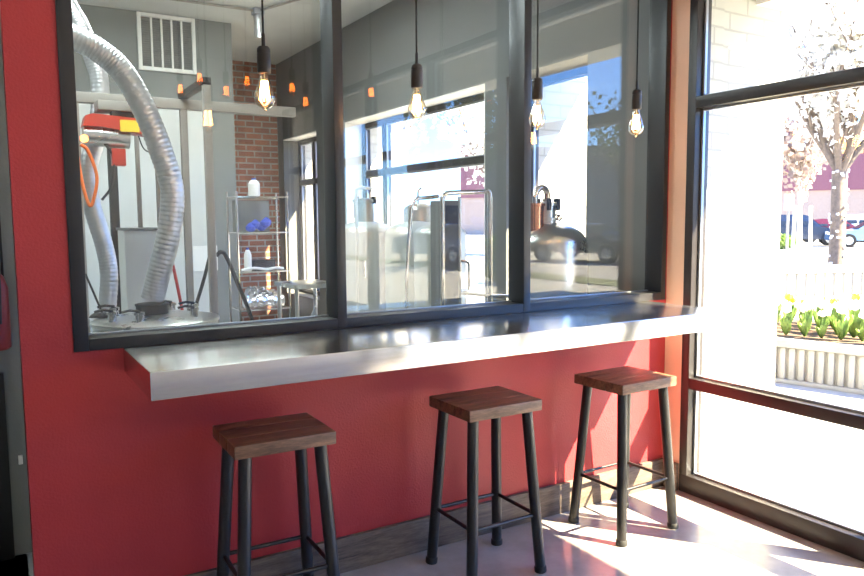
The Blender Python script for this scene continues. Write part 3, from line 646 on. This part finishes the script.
used = set(); mt1 = Matrix.Translation((5.60, 3.85, 0)) @ Matrix.Rotation(a1, 4, 'Z')
k = 0
for i in range(26):
    for j in range(5):
        lx = 1.7+i*0.155+random.uniform(-.008, .008)+0.05*(j % 2); ly = 0.21+j*0.245+random.uniform(-.05, .05)
        w = mt1 @ Vector((lx, ly, 0.412)); kind = 'tulip' if (j >= 3 and random.random() < 0.8) else 'tulipw'
        lab = 'yellow tulip in the near concrete planter' if kind == 'tulip' else 'cream tulip in the near concrete planter'
        grp = 'yellow tulips in the near planter' if kind == 'tulip' else 'cream tulips in the near planter'
        if kind not in used:
            q = tl[kind]; q.location = w; q['label'] = lab; q['group'] = grp; used.add(kind)
        else: q = dup(tl[kind], w, random.uniform(0, 6.28), lab, grp)
        s = random.uniform(0.75, 1.05); q.scale = (s, s, s*0.9)

def tree(name, loc, h_fork, h, spread, nleaf, lsize, label, bark='bark', leaf='blossom', trunk_r=0.13, seed=1, leafname='blossoms', nb=9):
    rnd = random.Random(seed); t = thing(name, label, 'tree', loc); b = MB(); tips = []
    def grow(p, d, L, r, lev):
        n = 4; pts = [p]; q = p.copy(); dd = d.copy()
        for i in range(n):
            dd = (dd+Vector((rnd.uniform(-.18, .18), rnd.uniform(-.18, .18), rnd.uniform(-.02, .16)))).normalized(); q = q+dd*(L/n); pts.append(q.copy())
        b.tube(pts, [r*(1-0.55*i/n) for i in range(n+1)], 8 if lev < 2 else 5)
        tips.extend(pts[1:] if lev else pts[3:])
        if lev < 3:
            for i in range(rnd.choice((3, 4))):
                k = rnd.randint(1, n); a = rnd.uniform(0, 6.28); sp = rnd.uniform(0.4, 0.9)
                nd = (dd+Vector((cos(a)*sp, sin(a)*sp, rnd.uniform(-.1, .4)))).normalized()
                grow(pts[k], nd, L*rnd.uniform(0.55, 0.75), r*0.42, lev+1)
    b.tube([Vector((0, 0, -0.05)), Vector((0.02, 0, h_fork*0.5)), Vector((0, 0.02, h_fork))], [trunk_r*1.15, trunk_r, trunk_r*0.9], 14)
    for i in range(nb):
        a = i*6.283/nb+rnd.uniform(-.3, .3); sp = rnd.uniform(0.35, 1.0)*spread
        grow(Vector((0, 0, h_fork-0.1)), Vector((cos(a)*sp, sin(a)*sp, 1)).normalized(), (h-h_fork)*rnd.uniform(0.45, 0.7), trunk_r*0.5, 0)
    b.build('trunk', bark, t)
    f = MB()
    for i in range(nleaf):
        p = rnd.choice(tips)+Vector((rnd.gauss(0, .24), rnd.gauss(0, .24), rnd.gauss(0, .24))); s = lsize*rnd.uniform(0.6, 1.3)
        u = Vector((rnd.gauss(0, 1), rnd.gauss(0, 1), rnd.gauss(0, 1))).normalized(); v = u.orthogonal().normalized(); w = u.cross(v)
        f.add([p+v*s, p+w*s*0.8+u*s*0.3, p-v*s, p-w*s*0.8+u*s*0.3], [(0, 1, 2, 3)])
    o = f.build(leafname, leaf, t); o['kind'] = 'stuff'
    return t
tm = tree('blossom_tree', (15.3, 6.1, -0.02), 2.5, 6.8, 0.8, 9000, 0.085, 'large white blossoming tree behind the planter wall, wound with tiny lights', trunk_r=0.15, seed=3)
lt = MB()
rn = random.Random(5)
for i in range(70):
    z = rn.uniform(0.5, 2.5); a = rn.uniform(0, 6.28); rr = 0.155; c0 = (rr*cos(a), rr*sin(a), z)
    lt.box(c0[0]-.022, c0[0]+.022, c0[1]-.022, c0[1]+.022, c0[2]-.022, c0[2]+.022)
o = lt.build('string_lights', 'plasticw', tm); o['kind'] = 'stuff'
tree('blossom_tree', (20.5, 20.0, -0.02), 2.3, 7.5, 0.8, 3600, 0.10, 'white blossoming tree outside the brewery windows', seed=8)
tree('blossom_tree', (12.0, 31.0, -0.02), 2.3, 8.0, 0.8, 3600, 0.11, 'white blossoming tree far along the pavement, seen through the brewery windows', seed=11)
tree('blossom_tree', (8.0, 13.6, -0.02), 1.7, 6.3, 0.6, 5000, 0.085, 'nearest white blossoming tree outside the brewery windows', seed=61)
tree('blossom_tree', (11.2, 22.8, -0.02), 1.9, 6.5, 0.8, 4200, 0.095, 'white blossoming tree standing between the two others outside the brewery', seed=62)
tree('blossom_tree', (14.5, 16.4, -0.02), 1.5, 6.5, 0.6, 5500, 0.09, 'low crowned white blossoming tree seen through the right end of the wide brewery window', seed=64)
tree('street_tree', (8.0, 19.9, -0.02), 2.2, 7.0, 0.8, 3600, 0.08, 'green leafy tree seen beside the shelving through the far window', leaf='darkleaf', seed=15, leafname='leaves')
ty = thing('young_tree', 'young tan leaved tree between two white stakes', 'tree', (28.3, 15.3, -0.05)); bpy.data.objects.remove(ty)
ty = tree('young_tree', (28.3, 15.3, -0.05), 2.0, 6.0, 0.45, 1800, 0.12, 'young tan leaved tree between two white stakes', bark='palebark', leaf='tan', trunk_r=0.10, seed=21, leafname='leaves', nb=6)
for dx in (-0.35, 0.40): tag(MB().tube([(28.3+dx, 15.2-dx*0.4, -0.05), (28.3+dx*0.8, 15.2-dx*0.4, 1.95)], 0.06, 10).build('tree_stake', 'white'), 'white stake on the %s of the young tan tree' % ('left' if dx < 0 else 'right'), 'stake')
# street trees & bush reflected in the glass
tree('street_tree', (17.0, -22.5, -0.05), 2.0, 7.5, 0.7, 3600, 0.11, 'tall olive green street tree mirrored in the middle pane', leaf='darkleaf', seed=31, leafname='leaves')
tree('street_tree', (23.2, -19.6, -0.05), 2.2, 6.2, 0.45, 900, 0.11, 'thin sparse street tree mirrored in the right pane', leaf='darkleaf', seed=33, leafname='leaves', trunk_r=0.09)
def bush(name, loc, r, h, n, label, leaf='leaf', sz=0.05, seed=1):
    rnd = random.Random(seed); t = thing(name, label, 'bush', loc); f = MB(); s = MB()
    for i in range(n):
        u = Vector((rnd.gauss(0, 1), rnd.gauss(0, 1), rnd.gauss(0, 1))).normalized()*rnd.uniform(0.7, 1.05)
        p = Vector((u.x*r, u.y*r, h*0.5+u.z*h*0.5)); q = sz*rnd.uniform(.6, 1.3)
        w = Vector((rnd.gauss(0, 1), rnd.gauss(0, 1), rnd.gauss(0, 1))).normalized(); v = w.orthogonal().normalized(); x = w.cross(v)
        f.add([p+v*q, p+x*q*.7, p-v*q, p-x*q*.7], [(0, 1, 2, 3)])
    for k in range(5): s.tube([(0, 0, 0), (0.6*r*cos(k*1.3), 0.6*r*sin(k*1.3), h*0.7)], 0.02, 6)
    s.build('branches', 'bark', t); o = f.build('leaves', leaf, t); o['kind'] = 'stuff'; return t
bush('shrub', (10.9, -11.7, -0.02), 0.60, 1.15, 2600, 'rounded bright green shrub mirrored in the middle pane', sz=0.06, seed=2)
for i, (x, y) in enumerate(((25.2, -22.8), (27.8, -20.8))):
    bush('hedge_plant', (x, y, -0.05), 1.0, 1.1, 900, 'clipped olive hedge plant across the street, %s' % ('beside the thin tree' if i == 0 else 'to the right of its twin'), 'leaf', 0.12, 40+i)
bush('verge_shrub', (33.0, 19.3, -0.05), 0.8, 0.7, 700, 'low green shrub in front of the dark blue car', 'leaf', 0.1, 51)

# cars
def car(name, loc, rz, paint, label, suv=True):
    t = thing(name, label, 'car', loc, rz); L, w = 4.5, 0.9
    zt = 1.68 if suv else 1.42; bl = 1.02 if suv else 0.92
    body = [(-2.25, 0.35), (-2.22, 0.75), (-2.1, bl), (-1.95, bl+0.03), (0.9, bl), (1.95, bl-0.16), (2.2, 0.68), (2.25, 0.35)]
    MB().prism(body, -w, w).build('body', paint, t, sharp=25)
    cab = [(-2.0 if suv else -1.7, bl+0.0), (-1.85 if suv else -1.2, zt-0.06), (-1.5 if suv else -0.8, zt), (0.1, zt-0.02), (0.35, zt-0.08), (1.0, bl)]
    v = []; n = len(cab)
    for s in (-1, 1):
        for x, z in cab: v.append((x, s*(w-0.05-0.16*(z-bl)/(zt-bl)), z))
    m = MB(); m.add(v, [tuple(range(n)), tuple(range(2*n-1, n-1, -1))]+[(i, i+n, (i+1) % n+n, (i+1) % n) for i in range(n)]); m.build('cabin', paint, t, sharp=25)
    g = MB()
    for s in (-1, 1):
        y = s*(w-0.115)
        for x0, x1 in ((-1.5 if suv else -1.1, -0.5), (-0.42, 0.5)):
            g.add([(x0, s*(w-0.048), bl+0.05), (x1+(0.2 if x1 > 0 else 0), s*(w-0.048), bl+0.05), (x1, s*(w-0.195), zt-0.12), (x0+0.08, s*(w-0.195), zt-0.12)], [(0, 1, 2, 3)])
    g.build('side_windows', 'carglass', t)
    MB().add([(0.98, -0.74, bl+0.04), (0.98, 0.74, bl+0.04), (0.42, 0.66, zt-0.10), (0.42, -0.66, zt-0.10), (0.96, -0.74, bl+0.01), (0.96, 0.74, bl+0.01), (0.40, 0.66, zt-0.13), (0.40, -0.66, zt-0.13)], [(0, 1, 2, 3), (4, 7, 6, 5)]).build('windscreen', 'carglass', t)
    for x in (-1.4, 1.4):
        for s in (-1, 1):
            wl_ = MB().tube([(x, s*0.70, 0.34), (x, s*0.915, 0.34)], 0.34, 24).build('wheel', 'tire', t); MB().tube([(x, s*0.9, 0.34), (x, s*0.922, 0.34)], 0.20, 16).build('hub', 'tank', wl_)
    for s in (-1, 1): MB().bbox(2.12, 2.24, s*0.62-0.15, s*0.62+0.15, 0.62, 0.78, 0.02).build('headlamp', 'lens', t)
    return t
car('parked_car', (38.1, 21.6, -0.05), R(-52), 'navy_car_paint', 'dark blue car parked left, behind the post sign')
car('parked_car', (44.0, 23.1, -0.05), R(-50), 'maroon_car_paint', 'maroon car parked behind the dark blue one', False)
car('parked_car', (49.0, 24.2, -0.05), R(-48), 'white_car_paint', 'white car in the back row, near the right edge')
car('parked_car', (38.4, 17.6, -0.05), R(130), 'light_blue_car_paint', 'light blue car at the right edge of the storefront view', False)
car('parked_car', (18.6, -17.0, -0.05), R(78), 'black_car_paint', 'black car mirrored in the right window pane', False)
car('parked_car', (13.9, -19.0, -0.05), R(84), 'silver_car_paint', 'silver car mirrored in the middle window pane', False)
# signs
def sign(loc, w, h, zc, m, label, rz, pole=True):
    t = thing('street_sign', label, 'sign', loc, rz)
    MB().tube([(0, 0, 0), (0, 0, zc+h/2)], 0.05, 10).build('pole', 'beam', t); MB().bbox(-w/2, w/2, -0.085, -0.052, zc-h/2, zc+h/2, 0.006).build('face', m, t)
sign((26.0, 14.3, -0.05), 0.34, 0.6, 2.1, 'signw', 'small pale sign on a post in front of the dark blue car', R(-40))
sign((24.5, 14.4, -0.05), 0.75, 1.2, 2.75, 'signw', 'larger white sign board beside the white brick wall edge', R(-40))
sign((24.1, 11.05, -0.05), 0.9, 0.7, 3.95, 'signo', 'orange sign board high among the blossoms', R(-40))

# buildings
def building(name, loc, rz, w, d, h, label, m_low, m_high, split, nwin=0):
    t = thing(name, label, 'building', loc, rz)
    MB().box(-w/2, w/2, 0, d, 0, split).build('lower_wall', m_low, t); MB().box(-w/2, w/2, -0.15, d, split, h).build('upper_wall', m_high, t)
    MB().box(-w/2-0.15, w/2+0.15, -0.3, d, h, h+0.25).build('parapet', m_low, t)
    for i in range(nwin): MB().box(-w/2+1.5+i*(w-3)/max(1, nwin-1)-0.9, -w/2+1.5+i*(w-3)/max(1, nwin-1)+0.9, -0.05, 0.02, 0.9, split-0.5).build('window', 'carglass', t)
    return t
building('shop_building', (56, 33, -0.05), R(-58), 60, 12, 8.5, 'maroon and tan building across the car park', 'tanwall', 'maroon', 3.6, 0)
bx = building('warehouse_building', (31.0, -26.5, -0.05), R(-139), 26, 10, 5.3, 'plain taupe building mirrored in the right window pane', 'taupe', 'taupe', 3.0, 0)
